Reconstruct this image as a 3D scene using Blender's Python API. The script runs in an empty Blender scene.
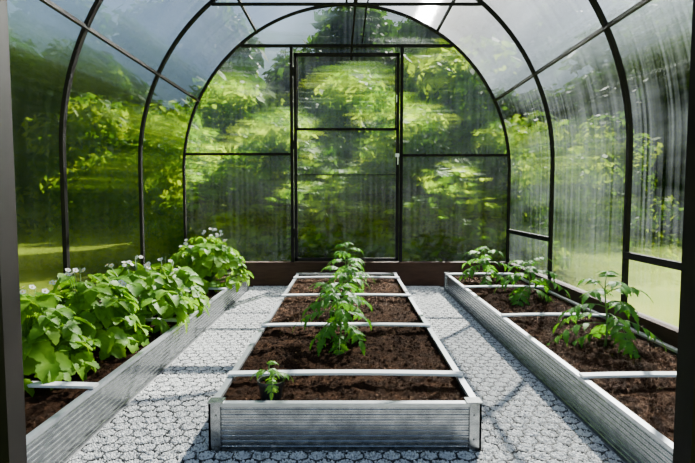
import bpy, math, random
import numpy as np
from mathutils import Vector, noise
R=random.Random(7)
scene=bpy.context.scene

# ------------------------------------------------------------ helpers
class Buf:
    def __init__(s): s.v=[];s.f=[];s.m=[]
    def add(s,vs,fs,mi=0):
        o=len(s.v); s.v.extend([tuple(p) for p in vs])
        s.f.extend([tuple(i+o for i in f) for f in fs]); s.m.extend([mi]*len(fs))
    def box(s,x0,x1,y0,y1,z0,z1,mi=0):
        s.add([(x0,y0,z0),(x1,y0,z0),(x1,y1,z0),(x0,y1,z0),(x0,y0,z1),(x1,y0,z1),(x1,y1,z1),(x0,y1,z1)],
              [(0,3,2,1),(4,5,6,7),(0,1,5,4),(1,2,6,5),(2,3,7,6),(3,0,4,7)],mi)
    def tube(s,pts,rad,n=6,mi=0,cap=True):
        pts=[Vector(p) for p in pts]; k=len(pts)
        if not hasattr(rad,'__len__'): rad=[rad]*k
        vs=[];fs=[]
        ref=Vector((0,0,1))
        for i,p in enumerate(pts):
            t=(pts[min(i+1,k-1)]-pts[max(i-1,0)]).normalized()
            r=ref if abs(t.dot(ref))<.95 else Vector((1,0,0))
            a=t.cross(r).normalized(); b=t.cross(a)
            for j in range(n):
                th=2*math.pi*(j+.5)/n
                vs.append(p+(a*math.cos(th)+b*math.sin(th))*rad[i])
        for i in range(k-1):
            for j in range(n):
                fs.append((i*n+j,i*n+(j+1)%n,(i+1)*n+(j+1)%n,(i+1)*n+j))
        if cap:
            fs.append(tuple(range(n-1,-1,-1))); fs.append(tuple((k-1)*n+j for j in range(n)))
        s.add(vs,fs,mi)
    def obj(s,name,mats,loc=(0,0,0),parent=None,smooth=False,bevel=0):
        me=bpy.data.meshes.new(name); me.from_pydata(s.v,[],s.f)
        for m in mats: me.materials.append(m)
        if len(mats)>1: me.polygons.foreach_set('material_index',s.m)
        if smooth: me.polygons.foreach_set('use_smooth',[True]*len(me.polygons))
        me.update()
        o=bpy.data.objects.new(name,me); scene.collection.objects.link(o); o.location=loc
        if parent: o.parent=parent
        if bevel:
            b=o.modifiers.new('b','BEVEL'); b.width=bevel; b.segments=2; b.limit_method='ANGLE'
        return o
def empty(name,loc=(0,0,0)):
    o=bpy.data.objects.new(name,None); scene.collection.objects.link(o); o.location=loc; o.empty_display_size=.1; return o

class Mat:
    def __init__(s,name):
        s.m=bpy.data.materials.new(name); s.m.use_nodes=True; s.nt=s.m.node_tree; s.nt.nodes.clear()
        s.out=s.n('ShaderNodeOutputMaterial')
    def n(s,t,**k):
        nd=s.nt.nodes.new(t)
        for a,b in k.items(): setattr(nd,a,b)
        return nd
    def l(s,a,b): s.nt.links.new(a,b)
    def coords(s,scale=(1,1,1)):
        tc=s.n('ShaderNodeTexCoord'); mp=s.n('ShaderNodeMapping'); mp.inputs['Scale'].default_value=scale
        s.l(tc.outputs['Object'],mp.inputs['Vector']); return mp.outputs[0]
    def noise(s,co,scale,detail=4,rough=.55):
        t=s.n('ShaderNodeTexNoise'); t.inputs['Scale'].default_value=scale; t.inputs['Detail'].default_value=detail; t.inputs['Roughness'].default_value=rough
        s.l(co,t.inputs['Vector']); return t.outputs['Fac']
    def ramp(s,fac,stops):
        r=s.n('ShaderNodeValToRGB'); e=r.color_ramp.elements
        while len(e)<len(stops): e.new(.5)
        for i,(p,c) in enumerate(stops):
            e[i].position=p; e[i].color=(c[0],c[1],c[2],1) if hasattr(c,'__len__') else (c,c,c,1)
        s.l(fac,r.inputs[0]); return r.outputs[0]
    def mix(s,fac,a,b):
        x=s.n('ShaderNodeMixShader')
        if hasattr(fac,'is_linked'): s.l(fac,x.inputs[0])
        else: x.inputs[0].default_value=fac
        s.l(a,x.inputs[1]); s.l(b,x.inputs[2]); return x.outputs[0]
    def bump(s,h,strength,dist):
        b=s.n('ShaderNodeBump'); b.inputs['Strength'].default_value=strength; b.inputs['Distance'].default_value=dist
        s.l(h,b.inputs['Height']); return b.outputs[0]
    def done(s,sh): s.l(sh,s.out.inputs[0]); return s.m
def principled(name,stops,nscale=20,rough=.5,metal=0,bump=0,bdist=.005,detail=4,cscale=(1,1,1),bscale=None,spec=.5):
    M=Mat(name); co=M.coords(cscale); f=M.noise(co,nscale,detail)
    p=M.n('ShaderNodeBsdfPrincipled'); M.l(M.ramp(f,stops),p.inputs['Base Color'])
    p.inputs['Roughness'].default_value=rough; p.inputs['Metallic'].default_value=metal
    p.inputs['Specular IOR Level'].default_value=spec
    if bump:
        h=M.noise(co,bscale or nscale*3,6,.65); M.l(M.bump(h,bump,bdist),p.inputs['Normal'])
    return M.done(p.outputs[0])
def leafmat(name,stops,nscale=6,trans=.35,gloss=.5,detail=3,spec=.3):
    M=Mat(name); co=M.coords(); c=M.ramp(M.noise(co,nscale,detail,.6),stops)
    p=M.n('ShaderNodeBsdfPrincipled'); M.l(c,p.inputs['Base Color']); p.inputs['Roughness'].default_value=gloss
    p.inputs['Specular IOR Level'].default_value=spec
    t=M.n('ShaderNodeBsdfTranslucent'); 
    mx=M.n('ShaderNodeMix',data_type='RGBA',blend_type='MULTIPLY'); mx.inputs[0].default_value=1
    M.l(c,mx.inputs[6]); mx.inputs[7].default_value=(1.8,1.6,.3,1); M.l(mx.outputs[2],t.inputs[0])
    return M.done(M.mix(trans,p.outputs[0],t.outputs[0]))

# ------------------------------------------------------------ materials
m_frame=principled('dark_steel_paint',[(.3,(.005,.004,.004)),(.7,(.011,.009,.008))],8,.6,.0,.1,.001,spec=.12)
m_sill=principled('brown_sill_paint',[(.3,(.028,.013,.008)),(.7,(.055,.027,.016))],9,.7,0,.3,.003,cscale=(1,1,6),spec=.15)
m_galv=principled('galvanised_steel',[(.3,(.25,.265,.28)),(.5,(.33,.345,.36)),(.75,(.46,.475,.49))],38,.27,.95,.15,.0012,detail=2,bscale=30)
m_rim=principled('galvanised_edge',[(.3,(.50,.52,.55)),(.7,(.62,.64,.67))],40,.35,.7)
m_strip=principled('white_aluminium',[(.3,(.86,.87,.88)),(.7,(.93,.94,.95))],10,.4,0)
M=Mat('dark_soil'); co=M.coords()
n1=M.noise(co,14,8,.7); p=M.n('ShaderNodeBsdfPrincipled'); p.inputs['Roughness'].default_value=.95; p.inputs['Specular IOR Level'].default_value=.05
M.l(M.ramp(n1,[(.3,(.010,.0045,.002)),(.55,(.040,.018,.008)),(.75,(.105,.049,.023))]),p.inputs['Base Color'])
n2=M.noise(co,70,8,.75); M.l(M.bump(n2,1,.02),p.inputs['Normal']); m_soil=M.done(p.outputs[0])
m_gravelbase=principled('gravel_fines',[(.3,(.22,.22,.22)),(.7,(.46,.46,.46))],200,.9,0,.8,.004)
m_peb=[principled('pebble_white',[(.3,(.64,.64,.64)),(.7,(.88,.88,.87))],30,.75),
       principled('pebble_grey',[(.3,(.24,.25,.26)),(.7,(.42,.43,.45))],30,.75)]
m_grid=principled('grid_plastic',[(.3,(.03,.032,.034)),(.7,(.06,.062,.066))],20,.6,spec=.2)
m_lawn=principled('lawn_grass',[(.3,(.08,.12,.005)),(.5,(.13,.17,.009)),(.72,(.21,.22,.02))],1.2,.9,0,.8,.03,detail=8,bscale=30,spec=.05)
m_bark=principled('bark',[(.3,(.05,.035,.025)),(.7,(.13,.1,.08))],6,.9,0,.8,.02,cscale=(1,1,.3))
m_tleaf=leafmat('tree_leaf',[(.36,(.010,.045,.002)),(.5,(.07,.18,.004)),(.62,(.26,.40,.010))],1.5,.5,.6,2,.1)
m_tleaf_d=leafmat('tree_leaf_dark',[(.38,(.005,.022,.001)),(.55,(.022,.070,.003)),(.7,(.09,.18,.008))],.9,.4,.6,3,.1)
m_sleaf=leafmat('strawberry_leaf',[(.3,(.05,.16,.004)),(.5,(.12,.28,.006)),(.7,(.23,.42,.010))],9,.40,.5,3,.2)
m_stleaf=leafmat('tomato_leaf',[(.3,(.025,.12,.008)),(.5,(.06,.22,.012)),(.7,(.12,.32,.02))],12,.35,.5,3,.2)
m_seedleaf=leafmat('seedling_leaf',[(.3,(.12,.34,.03)),(.7,(.24,.48,.05))],12,.35,.45)
m_stem=principled('green_stem',[(.3,(.08,.2,.03)),(.7,(.16,.30,.05))],20,.5)
m_petal=principled('white_petal',[(.3,(.82,.82,.78)),(.7,(.9,.9,.88))],20,.6)
m_yell=principled('flower_centre',[(.3,(.7,.5,.05)),(.7,(.8,.6,.1))],20,.6)
m_pot=principled('black_plastic',[(.3,(.012,.012,.013)),(.7,(.022,.022,.024))],10,.4)

def poly(name,axis,haze_lo,haze_hi,tr,k,scat,k2,ior=1.18,ior2=1.4,gw=.05,rough2=.14):
    M=Mat(name)
    geo=M.n('ShaderNodeNewGeometry')
    wn=M.n('ShaderNodeTexWhiteNoise',noise_dimensions='3D')
    sc=M.n('ShaderNodeVectorMath',operation='SCALE'); sc.inputs['Scale'].default_value=4111.
    M.l(geo.outputs['Position'],sc.inputs[0]); M.l(sc.outputs[0],wn.inputs['Vector'])
    def pert(kk,src=None):
        mr=M.n('ShaderNodeMapRange'); mr.inputs['To Min'].default_value=-kk; mr.inputs['To Max'].default_value=kk
        M.l(wn.outputs['Value'],mr.inputs['Value'])
        ax=M.n('ShaderNodeCombineXYZ'); M.l(mr.outputs[0],ax.inputs[axis])
        ad=M.n('ShaderNodeVectorMath',operation='ADD'); M.l(src or geo.outputs['Normal'],ad.inputs[0]); M.l(ax.outputs[0],ad.inputs[1])
        nm=M.n('ShaderNodeVectorMath',operation='NORMALIZE'); M.l(ad.outputs[0],nm.inputs[0]); return nm.outputs[0]
    nm=pert(k); nm2=pert(k2)
    rf=M.n('ShaderNodeBsdfRefraction'); rf.inputs['IOR'].default_value=ior; rf.inputs['Roughness'].default_value=.02
    rf.inputs['Color'].default_value=(.88,.95,.95,1); M.l(nm,rf.inputs['Normal'])
    t=M.n('ShaderNodeBsdfTransparent'); t.inputs[0].default_value=(.94,.98,.97,1)
    base=M.mix(tr,rf.outputs[0],t.outputs[0])
    r2=M.n('ShaderNodeBsdfRefraction'); r2.inputs['IOR'].default_value=ior2; r2.inputs['Roughness'].default_value=rough2
    r2.inputs['Color'].default_value=(.95,.98,1,1); M.l(nm2,r2.inputs['Normal'])
    if axis=='Y': co=M.coords((1.0,30,.4)); co2=M.coords((1,.6,3))
    else: co=M.coords((28,1,.5)); co2=M.coords((.8,1,2.2))
    f1=M.noise(co,1.5,4,.5); f2=M.noise(co2,1.3,4,.6)
    mu=M.n('ShaderNodeMath',operation='MULTIPLY'); M.l(f1,mu.inputs[0]); M.l(f2,mu.inputs[1])
    mr2=M.n('ShaderNodeMapRange'); mr2.inputs['From Min'].default_value=.15; mr2.inputs['From Max'].default_value=.40
    mr2.inputs['To Min'].default_value=haze_lo; mr2.inputs['To Max'].default_value=haze_hi
    M.l(mu.outputs[0],mr2.inputs['Value'])
    hz=M.n('ShaderNodeBsdfTranslucent'); hz.inputs[0].default_value=(.70,.82,.92,1)
    s=M.mix(scat,base,r2.outputs[0])
    s=M.mix(mr2.outputs[0],s,hz.outputs[0])
    gl=M.n('ShaderNodeBsdfGlossy'); gl.inputs['Roughness'].default_value=.12; gl.inputs['Color'].default_value=(.9,.95,1,1)
    M.l(nm,gl.inputs['Normal'])
    return M.done(M.mix(gw,s,gl.outputs[0]))
m_polyS=poly('polycarbonate_curved','Y',.0,.065,.28,.75,.10,.6,1.18,1.4,.05,.20)
m_polyE=poly('polycarbonate_flat','X',.0,.007,.45,.5,.004,.8,1.15,1.4,.03)

# ------------------------------------------------------------ dimensions
Y0,Y1=.68,4.68; W=1.5; ZC=1.06; CZ=.82; ZS=.2
def arch(Rr,t0,t1,n):
    return [(Rr*math.cos(t0+(t1-t0)*i/n),ZC+Rr*math.sin(t0+(t1-t0)*i/n)) for i in range(n+1)]
def full(Rr,low=ZS,n=56):
    return [(Rr,low),(Rr,.6)]+arch(Rr,0,math.pi,n)+[(-Rr,.6),(-Rr,low)]

# ---------------- frame
B=Buf()
def rib(y,w=.030):
    a=full(W-w/2-.003); b=full(W+w/2-.012)
    vs=[];fs=[];k=len(a)
    for (p,q) in zip(a,b):
        vs+=[(p[0],y-w/2,p[1]),(p[0],y+w/2,p[1]),(q[0],y+w/2,q[1]),(q[0],y-w/2,q[1])]
    for i in range(k-1):
        for j in range(4):
            fs.append((i*4+j,i*4+(j+1)%4,(i+1)*4+(j+1)%4,(i+1)*4+j))
    B.add(vs,fs)
for y in (Y0+.02,1.68,2.68,3.68,Y1-.02): rib(y)
def purlin(th,w=.020):
    x=(W-.008)*math.cos(th); z=ZC+(W-.008)*math.sin(th)
    B.box(x-w/2,x+w/2,Y0,Y1,z-w/2,z+w/2)
for d in (25.5,57,90,123,154.5): purlin(math.radians(d))
for ya,yb in ((3.68,4.66),(1.68,2.68)):
    B.box(1.475,1.500,ya,yb,.50,.535)
c=math.sqrt(1.48**2-(2.19-ZC)**2)
B.box(-c,c,3.67,3.69,2.182,2.2)
ye=Y1-.02
def hbar(x0,x1,z,w=.026,y=ye): B.box(x0,x1,y-.014,y+.014,z-w/2,z+w/2)
hbar(-c,c,2.19,.024)
hbar(-1.49,-.5,1.22,.022); hbar(.5,1.49,1.21,.022)
for x in (-.5,.5): B.box(x-.014,x+.014,ye-.016,ye+.016,ZS,2.19)
yf=Y0+.02
for sx,xx in ((-1,.484),(1,.507)):
    B.box(sx*xx-.02,sx*xx+.02,yf-.018,yf+.02,0,2.3)
    hbar(min(sx*.5,sx*1.49),max(sx*.5,sx*1.49),1.22,.024,yf)
hbar(-.96,.96,2.19,.03,yf)
B.obj('greenhouse_frame',[m_frame])

def sill(name,x0,x1,y0,y1):
    b=Buf(); b.box(x0,x1,y0,y1,0,.215); b.box(x0-.006,x1+.006,y0-.006,y1+.006,.215,.228); b.obj(name,[m_sill],bevel=.002)
sill('trim_1',-1.47,1.47,4.63,4.70)
sill('trim_2',-1.53,-1.475,Y0,4.70)
sill('trim_3',1.475,1.53,Y0,4.70)

def sheet(name,pts,y0,y1,mat):
    b=Buf(); k=len(pts); vs=[]
    for x,z in pts: vs+=[(x,y0,z),(x,y1,z)]
    b.add(vs,[(2*i+2,2*i+3,2*i+1,2*i) for i in range(k-1)])
    return b.obj(name,[mat],smooth=True)
RS=1.504; tp=math.radians(25.5)
sheet('wall_right',[(RS,.228),(RS,.6)]+arch(RS,0,tp,16),Y0,Y1,m_polyS)
sheet('ceiling',arch(RS,tp,math.pi-tp,60),Y0,Y1,m_polyS)
sheet('wall_left',arch(RS,math.pi-tp,math.pi,16)+[(-RS,.6),(-RS,.228)],Y0,Y1,m_polyS)
def endpoly(name,pts,y,mat):
    b=Buf(); b.add([(x,y,z) for x,z in pts],[tuple(range(len(pts)))]); return b.obj(name,[mat])
endpoly('wall_back',[(-RS,.228),(RS,.228)]+arch(RS,0,math.pi,60),Y1+.005,m_polyE)
a=math.acos(.53/RS)
for nm,sx in (('wall_front_right',1),('wall_front_left',-1)):
    pts=[(.53,.228),(RS,.228)]+arch(RS,0,a,30)
    endpoly(nm,[(sx*x,z) for x,z in pts],Y0-.005,m_polyE)

# back door
b=Buf(); yd=ye-.04
for x in (-.462,.462): b.box(x-.014,x+.014,yd-.012,yd+.012,.24,2.115)
for z,w in ((2.10,.03),(1.44,.022),(.255,.03),(1.03,.006)): b.box(-.476,.476,yd-.012,yd+.012,z-w/2,z+w/2)
b.box(-.445,-.437,yd-.01,yd+.01,1.45,2.09); b.box(.437,.445,yd-.01,yd+.01,1.45,2.09)
for z in (.5,1.3,1.95): b.tube([(-.482,yd-.014,z-.04),(-.482,yd-.014,z+.04)],.008,8)
b.box(.44,.475,yd-.03,yd-.012,1.19,1.22,1); b.tube([(.46,yd-.03,1.21),(.46,yd-.055,1.21),(.46,yd-.055,1.12)],.005,8,1)
b.box(.445,.452,yd-.03,yd-.012,1.68,1.74,1)
b.obj('door_1',[m_frame,m_strip])
b=Buf()
b.tube([(.12,3.72,2.53),(.085,3.95,2.44),(.07,4.15,2.36)],.017,8)
b.tube([(.07,4.15,2.36),(.045,4.5,2.14),(.04,4.6,2.05)],.009,8)
b.tube([(.22,3.72,2.52),(.16,4.2,2.35),(.14,4.62,2.2)],.007,8)
b.box(.085,.25,3.69,3.74,2.51,2.55)
b.obj('roof_vent_opener',[m_frame])

# ------------------------------------------------------------ floor
b=Buf(); b.box(-1.53,1.53,Y0-.02,4.7,-.06,0); b.obj('floor',[m_gravelbase])
b=Buf(); NN=50
xs=[-60+120*i/NN for i in range(NN+1)]
b.add([(x,y+20,-.03) for y in xs for x in xs],[(j*(NN+1)+i,j*(NN+1)+i+1,(j+1)*(NN+1)+i+1,(j+1)*(NN+1)+i) for j in range(NN) for i in range(NN)])
b.obj('lawn',[m_lawn])

BX=.432; SX=.87; BY0,BY1=1.59,4.42
def inpath(x,y): return ((np.abs(x)<SX-.012)&(y>.75)&(y<4.62)&~((np.abs(x)<BX+.016)&(y>BY0-.016)&(y<BY1+.018)))
S=.034
b=Buf(); rows=int(4/(S*1.5))
for r in range(rows):
    for q in range(-20,21):
        cx=math.sqrt(3)*S*(q+.5*(r%2)); cy=.78+1.5*S*r
        if not (abs(cx)<SX-.038 and cy>1.2 and cy<4.58): continue
        if abs(cx)<BX+.043 and cy>BY0-.043 and cy<BY1+.043: continue
        vs=[];n=12
        for j in range(n):
            th=math.pi/6+2*math.pi*j/n
            hexr=math.cos(math.pi/6)/math.cos((((th-math.pi/6)%(math.pi/3))-math.pi/6))
            rr=S*hexr
            for rad,z in ((rr*.99,.0),(rr*.99,.010),(rr*.93,.010),(rr*.93,.0)):
                vs.append((cx+rad*math.cos(th),cy+rad*math.sin(th),z))
        fs=[]
        for j in range(n):
            k=(j+1)%n
            for e in range(3): fs.append((j*4+e,k*4+e,k*4+e+1,j*4+e+1))
        b.add(vs,fs)
b.obj('gravel_stabiliser_grid',[m_grid])
# pebbles
rs=np.random.RandomState(3); N=400000
px=rs.uniform(-SX,SX,N); py=1.25+3.37*rs.uniform(0,1,N)
w=math.sqrt(3)*S; h=1.5*S
best=np.full(N,9.)
rr=np.round((py-.78)/h)
for dr in (-1,0,1):
    r_=rr+dr; off=.5*(np.mod(r_,2))
    q=np.round(px/w-off); cx=w*(q+off); cy=.78+h*r_
    dx=np.abs(px-cx); dy=np.abs(py-cy)
    d=np.maximum(dx, dx*.5+dy*math.sqrt(3)/2)/(w/2)
    best=np.minimum(best,d)
patch=np.sin(px*9+np.sin(py*5)*2)*np.sin(py*7+np.sin(px*6)*2)
keep=inpath(px,py)&((best<.87)|(rs.rand(N)<.06+.35*(patch>.4)))&((rs.rand(N)<.85)|(py<3))
px=px[keep];py=py[keep];n=len(px)
cube=np.array([(-1,-1,-1),(1,-1,-1),(1,1,-1),(-1,1,-1),(-.7,-.7,1),(.7,-.7,1),(.7,.7,1),(-.7,.7,1)],float)
fc=np.array([(4,5,6,7),(0,1,5,4),(1,2,6,5),(2,3,7,6),(3,0,4,7)])
V=cube[None]*rs.uniform(.6,1.25,(n,8,3))
sz=rs.uniform(.0016,.0036,(n,1,1)); V=V*sz*np.array([1,1,.8])
ang=rs.uniform(0,6.28,n); ca,sa=np.cos(ang)[:,None],np.sin(ang)[:,None]
tx=rs.uniform(-.5,.5,n)[:,None]
X=V[...,0]*ca-V[...,1]*sa; Yv=V[...,0]*sa+V[...,1]*ca; Z=V[...,2]+tx*X
V=np.stack([X+px[:,None],Yv+py[:,None],Z+rs.uniform(.003,.009,n)[:,None]],-1).reshape(-1,3)
F=(fc[None]+(np.arange(n)*8)[:,None,None]).reshape(-1,4)
me=bpy.data.meshes.new('path_gravel'); me.vertices.add(len(V)); me.vertices.foreach_set('co',V.ravel())
me.loops.add(F.size); me.loops.foreach_set('vertex_index',F.ravel().astype(np.int32))
me.polygons.add(len(F)); me.polygons.foreach_set('loop_start',np.arange(0,F.size,4,dtype=np.int32)); 
for m in m_peb: me.materials.append(m)
me.update(calc_edges=True)
me.polygons.foreach_set('material_index',np.repeat((rs.rand(n)<.24).astype(np.int32),5))
me.update(); me.validate()
o=bpy.data.objects.new('path_gravel',me); scene.collection.objects.link(o)

# ------------------------------------------------------------ raised beds
BH=.16; SOILZ=.128
def ribbed(bf,p0,p1,nrm,h=BH,th=.012):
    prof=[];nr=8
    for i in range(nr):
        z0=.008+(h-.02)*i/nr; dz=(h-.02)/nr
        prof+=[(z0,0),(z0+dz*.35,0),(z0+dz*.5,-.002),(z0+dz*.85,-.002)]
    prof=[(0,0)]+prof+[(h-.012,0),(h-.012,-.002)]
    prof=prof+[(h-.012,-th),(0,-th)]
    k=len(prof); vs=[]
    for px_,py_ in (p0,p1):
        for z,o in prof: vs.append((px_+nrm[0]*o,py_+nrm[1]*o,z))
    bf.add(vs,[(i,(i+1)%k,k+(i+1)%k,k+i) for i in range(k)])
def bed(name,x0,x1,y0,y1,bars):
    e=empty(name,((x0+x1)/2,(y0+y1)/2,0))
    inv=Vector(e.location)
    def L(o): o.location=-inv; return o
    b=Buf()
    ribbed(b,(x0,y0),(x1,y0),(0,-1)); ribbed(b,(x0,y1),(x1,y1),(0,1))
    ribbed(b,(x0,y0),(x0,y1),(-1,0)); ribbed(b,(x1,y0),(x1,y1),(1,0))
    L(b.obj('panels',[m_galv],parent=e))
    b=Buf(); q=.004; t=.018; zb,zt=BH-.012,BH
    b.box(x0-q,x1+q,y0-q,y0+t,zb,zt); b.box(x0-q,x1+q,y1-t,y1+q,zb,zt)
    b.box(x0-q,x0+t,y0+t,y1-t,zb,zt); b.box(x1-t,x1+q,y0+t,y1-t,zb,zt)
    L(b.obj('top_rim',[m_rim],parent=e))
    b=Buf()
    for cx,sx in ((x0,1),(x1,-1)):
        for cy,sy in ((y0,1),(y1,-1)):
            def bx(ax,bx_,ay,by,z0,z1): b.box(min(cx+sx*ax,cx+sx*bx_),max(cx+sx*ax,cx+sx*bx_),min(cy+sy*ay,cy+sy*by),max(cy+sy*ay,cy+sy*by),z0,z1)
            bx(-.008,.03,-.008,-.001,0,BH+.001); bx(-.008,-.001,-.008,.03,0,BH+.001)
            bx(-.010,.040,-.010,.034,BH,BH+.005)
            for zz in (.04,.12):
                b.tube([(cx+sx*.015,cy-sy*.006,zz),(cx+sx*.015,cy-sy*.012,zz)],.004,6)
    L(b.obj('corner_brackets',[m_galv],parent=e))
    b=Buf(); nx=max(8,int((x1-x0)/.009)); ny=int((y1-y0)/.009)
    vs=[]
    for j in range(ny+1):
        for i in range(nx+1):
            x=x0+.013+(x1-x0-.026)*i/nx; y=y0+.013+(y1-y0-.026)*j/ny
            q=Vector((x*7,y*7,inv.x)); z=SOILZ+.012*noise.noise(q)+.012*noise.noise(q*3.5)+.012*abs(noise.noise(q*9))+.006*noise.noise(q*20)
            vs.append((x,y,z))
    b.add(vs,[(j*(nx+1)+i,j*(nx+1)+i+1,(j+1)*(nx+1)+i+1,(j+1)*(nx+1)+i) for j in range(ny) for i in range(nx)])
    r=random.Random(int(x0*100))
    for k in range(int((x1-x0)*(y1-y0)*900)):
        x=r.uniform(x0+.03,x1-.03); y=r.uniform(y0+.03,y1-.03); s=r.uniform(.002,.007)
        vv=[Vector(v)*s*r.uniform(.6,1.2)+Vector((x,y,SOILZ+.006)) for v in ((1,0,0),(0,1,0),(-1,0,0),(0,-1,0),(.2,.1,.9),(0,0,-1))]
        b.add(vv,[(0,1,4),(1,2,4),(2,3,4),(3,0,4),(1,0,5),(2,1,5),(3,2,5),(0,3,5)])
    L(b.obj('soil',[m_soil],parent=e))
    for i,yb in enumerate(bars):
        b=Buf(); n=10; vs=[]
        for k in range(n+1):
            t=k/n; x=x0-.002+(x1-x0+.004)*t; z=BH+.003+.005*math.sin(math.pi*t)
            vs+=[(x,yb-.018,z),(x,yb+.018,z),(x,yb+.018,z+.009),(x,yb-.018,z+.009),]
        fs=[]
        for k in range(n):
            for j in range(4): fs.append((k*4+j,k*4+(j+1)%4,k*4+4+(j+1)%4,k*4+4+j))
        fs+=[(3,2,1,0),(n*4,n*4+1,n*4+2,n*4+3)]
        b.add(vs,fs); L(b.obj('cross_strap_%d'%(i+1),[m_strip],parent=e))
    return e
bed('raised_garden_bed',-BX,BX,BY0,BY1,(1.84,2.56,3.36,4.12))
bed('raised_garden_bed',-1.455,-SX,.85,BY1,(1.72,2.66,3.6))
bed('raised_garden_bed',SX,1.455,.85,BY1,(1.82,2.78,3.68,4.3))

# ------------------------------------------------------------ plants
def leaflet(bf,o,d,nrm,Ln,Wd,kind='s',droop=.25,fold=.25,mi=0,seg=8):
    d=Vector(d).normalized(); s=d.cross(Vector(nrm)).normalized(); u=s.cross(d).normalized()
    vs=[];fs=[]
    for i in range(seg+1):
        t=i/seg
        if kind=='s': w=math.sin(math.pi*min(1,t**.85*.97+.03))**.6*.5
        else: w=math.sin(math.pi*min(1,t**.7*.97+.03))**.9*.5*(1.08-.35*t)
        if kind=='s': w*=1.0+(.08 if i%2 else -.08)
        else: w*=1.0+(.2 if i%2 else -.24)
        if i==seg: w=.02
        w*=Wd
        c=Vector(o)+d*Ln*t-u*droop*Ln*t*t
        vs+=[c+s*w+u*fold*w*.8 - u*.25*w*(w/Wd), c, c-s*w+u*fold*w*.8- u*.25*w*(w/Wd)]
        if i%2 and i<seg:
            vs[-3]+=d*Ln*.03; vs[-1]+=d*Ln*.03
    for i in range(seg):
        a=i*3; fs+=[(a,a+1,a+4,a+3),(a+1,a+2,a+5,a+4)]
    bf.add(vs,fs,mi)
UP=Vector((0,0,1))
def rdir(az,el): return Vector((math.cos(az)*math.cos(el),math.sin(az)*math.cos(el),math.sin(el)))
def strawberry(loc,rad,ht,n,seed,nfl=7,ls=1.0):
    r=random.Random(seed); b=Buf()
    for i in range(n):
        az=i*2.39996+r.uniform(-.3,.3); f=math.sqrt((i+.5)/n)
        tip=Vector((math.cos(az)*rad*f,math.sin(az)*rad*f*1.1,ht*(1-.62*f**2.2)*r.uniform(.6,1.08)))
        if f>.88: tip.z=max(.03,tip.z*r.uniform(.45,.9))
        mid=Vector((tip.x*.35,tip.y*.35,tip.z*.65))
        pts=[(0,0,-.02)]+[Vector((0,0,0)).lerp(mid,t).lerp(mid.lerp(tip,t),t) for t in (.25,.5,.75,1)]
        b.tube(pts,[.003,.0028,.0024,.002,.0018],5,1)
        out=rdir(az+r.uniform(-.6,.6),r.uniform(-.5,.2)-.4*f)
        nr=(UP*1.0+rdir(az,0)*.65*f+Vector((r.uniform(-.5,.5),r.uniform(-.5,.5),0))).normalized()
        Ls=r.uniform(.045,.088)*ls
        side=out.cross(nr).normalized()
        leaflet(b,tip,out,nr,Ls*1.15,Ls*.88,'s',r.uniform(.2,.6),r.uniform(.3,.7),seg=10)
        for s in (-1,1):
            leaflet(b,tip,(out*.3+side*s),nr,Ls,Ls*.8,'s',r.uniform(.2,.6),r.uniform(.3,.7),seg=10)
    for i in range(nfl):
        az=r.uniform(0,6.28); f=r.uniform(.1,.85)
        tip=Vector((math.cos(az)*rad*f,math.sin(az)*rad*f,ht*(1.10-.45*f*f)+r.uniform(0,.04)))
        b.tube([(0,0,0),(tip.x*.4,tip.y*.4,tip.z*.6),tip],[.002,.0017,.0012],5,1)
        for k in range(r.randint(1,3)):
            c=tip+Vector((r.uniform(-.02,.02),r.uniform(-.02,.02),r.uniform(-.02,.012)))
            b.tube([tip-UP*.02,c],.001,4,1)
            nr=Vector((r.uniform(-.6,.6),r.uniform(-1,.0),.7)).normalized()
            s1=nr.orthogonal().normalized(); s2=nr.cross(s1)
            for j in range(5):
                th=j*1.2566; dd=s1*math.cos(th)+s2*math.sin(th)
                leaflet(b,c,dd,nr,.013,.013,'s',-.1,.1,2,4)
            b.tube([c,c+nr*.003],[.004,.003],6,3)
    lim=-1.455-loc[0]
    b.v=[(lim+.04*math.exp((x-lim-.04)/.06) if x<lim+.04 else x,y,z) for x,y,z in b.v]
    return b.obj('strawberry_plant',[m_sleaf,m_stem,m_petal,m_yell],loc=loc,smooth=True)
strawberry((-1.25,1.90,SOILZ),.24,.31,95,2,6,1.05)
strawberry((-1.20,2.28,SOILZ),.24,.32,95,3,7)
strawberry((-1.13,2.70,SOILZ),.27,.32,95,4,8)
strawberry((-1.10,3.02,SOILZ),.23,.28,75,6,8)
strawberry((-1.09,3.90,SOILZ),.30,.38,140,5,12)

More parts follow.
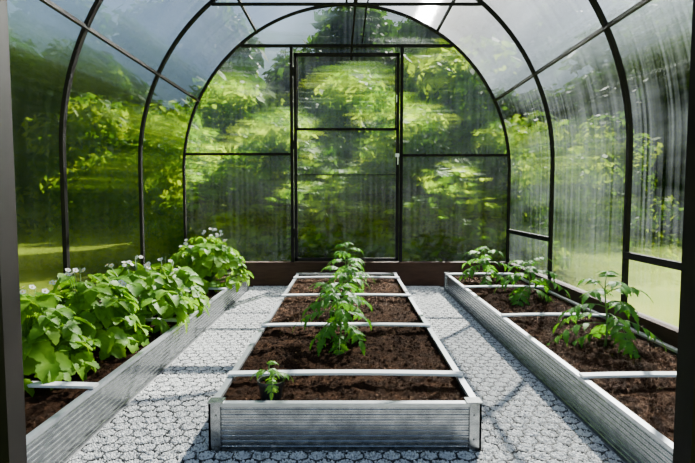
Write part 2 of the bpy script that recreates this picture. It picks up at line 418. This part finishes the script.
def tomato(loc,ht,span,n,seed,lean=(0,0),mat=None,name='tomato_plant',ls=.07):
    r=random.Random(seed); b=Buf()
    stem=[Vector((lean[0]*t*t*ht+.008*math.sin(5*t),lean[1]*t*t*ht,ht*.93*t-.02*(t==0))) for t in [i/6 for i in range(7)]]
    b.tube(stem,[.006-.0006*i for i in range(7)],7,1)
    for i in range(n):
        t=.22+.75*i/max(1,n-1); k=t*6; a=stem[int(min(5,k))].lerp(stem[int(min(5,k))+1],k-int(min(5,k)))
        az=i*2.39996+r.uniform(-.4,.4)+seed; el=.15+.7*t**2+r.uniform(-.1,.15)
        Ln=span*(1-.45*max(0,t-.5)/.5)*r.uniform(.8,1.05); 
        if t<.35: Ln*=.75
        d=rdir(az,el); pts=[a+d*Ln*u-UP*Ln*.62*u*u*(1.1-.4*t) for u in (0,.2,.4,.6,.8,1)]
        b.tube(pts,[.0025,.0022,.002,.0017,.0014,.001],5,1)
        for j,u in enumerate((.35,.52,.7,.86,1.0)):
            ii=min(4,int(u*5)); p=pts[ii].lerp(pts[ii+1],u*5-ii); tan=(pts[ii+1]-pts[ii]).normalized()
            side=tan.cross(UP).normalized(); nr=side.cross(tan)
            if nr.z<0: nr=-nr
            big=ls*(.75 if j==0 else 1.0)*(.75+.3*math.sin(math.pi*min(.95,u)))*r.uniform(.85,1.15)*(.6+.4*(1-max(0,t-.6)))
            if u>=1: leaflet(b,p,tan-UP*.15,nr,big*1.2,big*.55,'t',.35,.35,0,10)
            else:
                for s in (-1,1):
                    leaflet(b,p,side*s+tan*.55-UP*r.uniform(0,.35),nr+Vector((r.uniform(-.25,.25),r.uniform(-.25,.25),0)),big*(1 if j%2==0 else .7),big*.45,'t',r.uniform(.2,.5),.4,0,10)
    return b.obj(name,[mat or m_stleaf,m_stem],loc=loc,smooth=True)
tomato((-.03,2.34,SOILZ),.29,.21,16,11,(-.05,0),ls=.070)
tomato((-.02,2.98,SOILZ),.29,.20,13,12,ls=.065)
tomato((.0,3.55,SOILZ),.32,.18,13,13,ls=.065)
tomato((.01,4.0,SOILZ),.35,.17,13,14,ls=.065)
tomato((1.2,2.30,SOILZ),.33,.25,16,15,(.0,0),ls=.076)
tomato((1.24,3.40,SOILZ),.28,.25,15,16,ls=.078)
tomato((1.13,4.08,SOILZ),.30,.25,14,17,ls=.078)

# potted seedling
e=empty('potted_seedling',(-.255,1.70,SOILZ-.004))
b=Buf(); n=20; prof=[(.034,0),(.043,.062),(.047,.062),(.047,.072),(.043,.072),(.041,.058)]
vs=[];fs=[]
for rr_,z in prof:
    for j in range(n): vs.append((rr_*math.cos(2*math.pi*j/n),rr_*math.sin(2*math.pi*j/n),z))
for i in range(len(prof)-1):
    for j in range(n): fs.append((i*n+j,i*n+(j+1)%n,(i+1)*n+(j+1)%n,(i+1)*n+j))
fs.append(tuple(range(n-1,-1,-1)))
b.add(vs,fs); b.obj('pot',[m_pot],parent=e)
b=Buf(); b.add([(.0415*math.cos(2*math.pi*j/n),.0415*math.sin(2*math.pi*j/n),.058) for j in range(n)],[tuple(range(n))]); b.obj('pot_soil',[m_soil],parent=e)
s=tomato((0,0,.058),.065,.065,6,21,mat=m_seedleaf,name='seedling',ls=.034); s.parent=e

# ------------------------------------------------------------ outside vegetation
def leafcloud(b,blobs,n,size,seed,mi=0):
    rs=np.random.RandomState(seed)
    bw=np.array([bb[3]*bb[4]*bb[5] for bb in blobs])**.67; idx=rs.choice(len(blobs),n,p=bw/bw.sum())
    bl=np.array(blobs)[idx]
    d=rs.normal(size=(n,3)); d/=np.linalg.norm(d,axis=1)[:,None]
    rad=rs.uniform(.55,1.05,n)[:,None]
    c=bl[:,:3]+d*rad*bl[:,3:6]
    t=rs.normal(size=(n,3)); t/=np.linalg.norm(t,axis=1)[:,None]
    nn=d*.7+rs.normal(size=(n,3))*.5+np.array([0,0,.4]); s=np.cross(t,nn); s/=np.linalg.norm(s,axis=1)[:,None]
    t=np.cross(nn,s); t/=np.linalg.norm(t,axis=1)[:,None]
    sz=size*rs.uniform(.6,1.3,n)[:,None]
    V=np.stack([c-t*sz,c+s*sz*.5-t*sz*.1,c+t*sz,c-s*sz*.5-t*sz*.1],1)
    V[:,:,2]=np.maximum(V[:,:,2],0.0)
    o=len(b.v); b.v.extend(map(tuple,V.reshape(-1,3).tolist()))
    F=(np.arange(n*4).reshape(-1,4)+o).tolist(); b.f.extend(map(tuple,F)); b.m.extend([mi]*n)
def tree_mesh(name,H,Wd,seed,leaf,n,size,low=.15):
    r=random.Random(seed); b=Buf()
    b.tube([(0,0,-.05),(r.uniform(-.1,.1),0,H*.4),(r.uniform(-.2,.2),r.uniform(-.2,.2),H*.85)],[.05*H**.6,.035*H**.6,.01],8,1)
    blobs=[]
    for i in range(11):
        f=i/10; z=H*(low+(1-low)*f*.9); rr_=Wd*(1-.55*f)*.55; az=i*2.4
        q=(math.cos(az)*rr_*.7,math.sin(az)*rr_*.7,z,rr_*.75+.15,rr_*.75+.15,H*.13)
        blobs.append(q); b.tube([(0,0,z*.7),q[:3]],[.02*H**.6,.006],6,1)
    leafcloud(b,blobs,n,size,seed)
    return b.obj(name,[leaf,m_bark])
def place(src,lst,name):
    first=True
    for (x,y,s,rot) in lst:
        o=src if first else bpy.data.objects.new(name,src.data)
        if not first: scene.collection.objects.link(o)
        o.location=(x,y,-.03); o.scale=(s,s,s*R.uniform(.9,1.1)); o.rotation_euler=(0,0,rot); first=False
shA=tree_mesh('shrub',2.6,1.7,31,m_tleaf,4200,.085,.08)
place(shA,[(-2.3,6.6,.8,0),(-.9,6.5,.8,2),(.7,6.6,.8,4),(2.2,6.6,.8,1),(-3.8,7.4,.9,3),(3.9,7.6,.8,5),(.0,8.6,1.25,2.2),(1.9,8.7,1.3,.4),(-2,8.7,1.2,3.4)],'shrub')
shB=tree_mesh('shrub',1.6,1.5,32,m_tleaf,3000,.07,.06)
place(shB,[(-1.6,5.9,.8,0),(-.2,5.8,.75,1),(1.1,5.85,.85,2),(2.6,6.0,.9,3),(-3.0,6.2,.8,3)],'shrub')
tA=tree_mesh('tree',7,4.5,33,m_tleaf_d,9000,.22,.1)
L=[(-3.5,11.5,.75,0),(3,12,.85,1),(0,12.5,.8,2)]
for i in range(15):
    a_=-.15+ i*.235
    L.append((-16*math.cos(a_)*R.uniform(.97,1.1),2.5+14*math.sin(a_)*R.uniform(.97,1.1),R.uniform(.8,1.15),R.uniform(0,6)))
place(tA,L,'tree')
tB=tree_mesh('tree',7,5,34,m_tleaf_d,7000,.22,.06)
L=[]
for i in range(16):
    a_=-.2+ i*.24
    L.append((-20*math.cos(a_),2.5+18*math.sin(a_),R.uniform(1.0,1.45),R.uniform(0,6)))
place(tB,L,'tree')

# ------------------------------------------------------------ light
w=bpy.data.worlds.new('World'); scene.world=w; w.use_nodes=True; nt=w.node_tree
bg=nt.nodes['Background']; sky=nt.nodes.new('ShaderNodeTexSky'); sky.sky_type='NISHITA'; sky.sun_disc=False
sky.sun_elevation=math.radians(42); sky.sun_rotation=math.radians(24); sky.air_density=1.2; sky.dust_density=1.2
nt.links.new(sky.outputs[0],bg.inputs[0]); bg.inputs[1].default_value=.155
sd=bpy.data.lights.new('sun','SUN'); sd.energy=50; sd.angle=math.radians(.6); sd.color=(1,.96,.88)
so=bpy.data.objects.new('sun',sd); scene.collection.objects.link(so)
tosun=Vector((.31,.70,.65)).normalized(); so.rotation_euler=tosun.to_track_quat('Z','Y').to_euler(); so.location=(3,4,8)

# ------------------------------------------------------------ camera
cd=bpy.data.cameras.new('camera'); cd.lens=505/695*36; cd.sensor_width=36; cd.clip_start=.02; cd.clip_end=300
cam=bpy.data.objects.new('camera',cd); scene.collection.objects.link(cam)
cam.location=(0.008,0,CZ); cam.rotation_euler=(math.radians(90-3.8),0,0)
scene.camera=cam
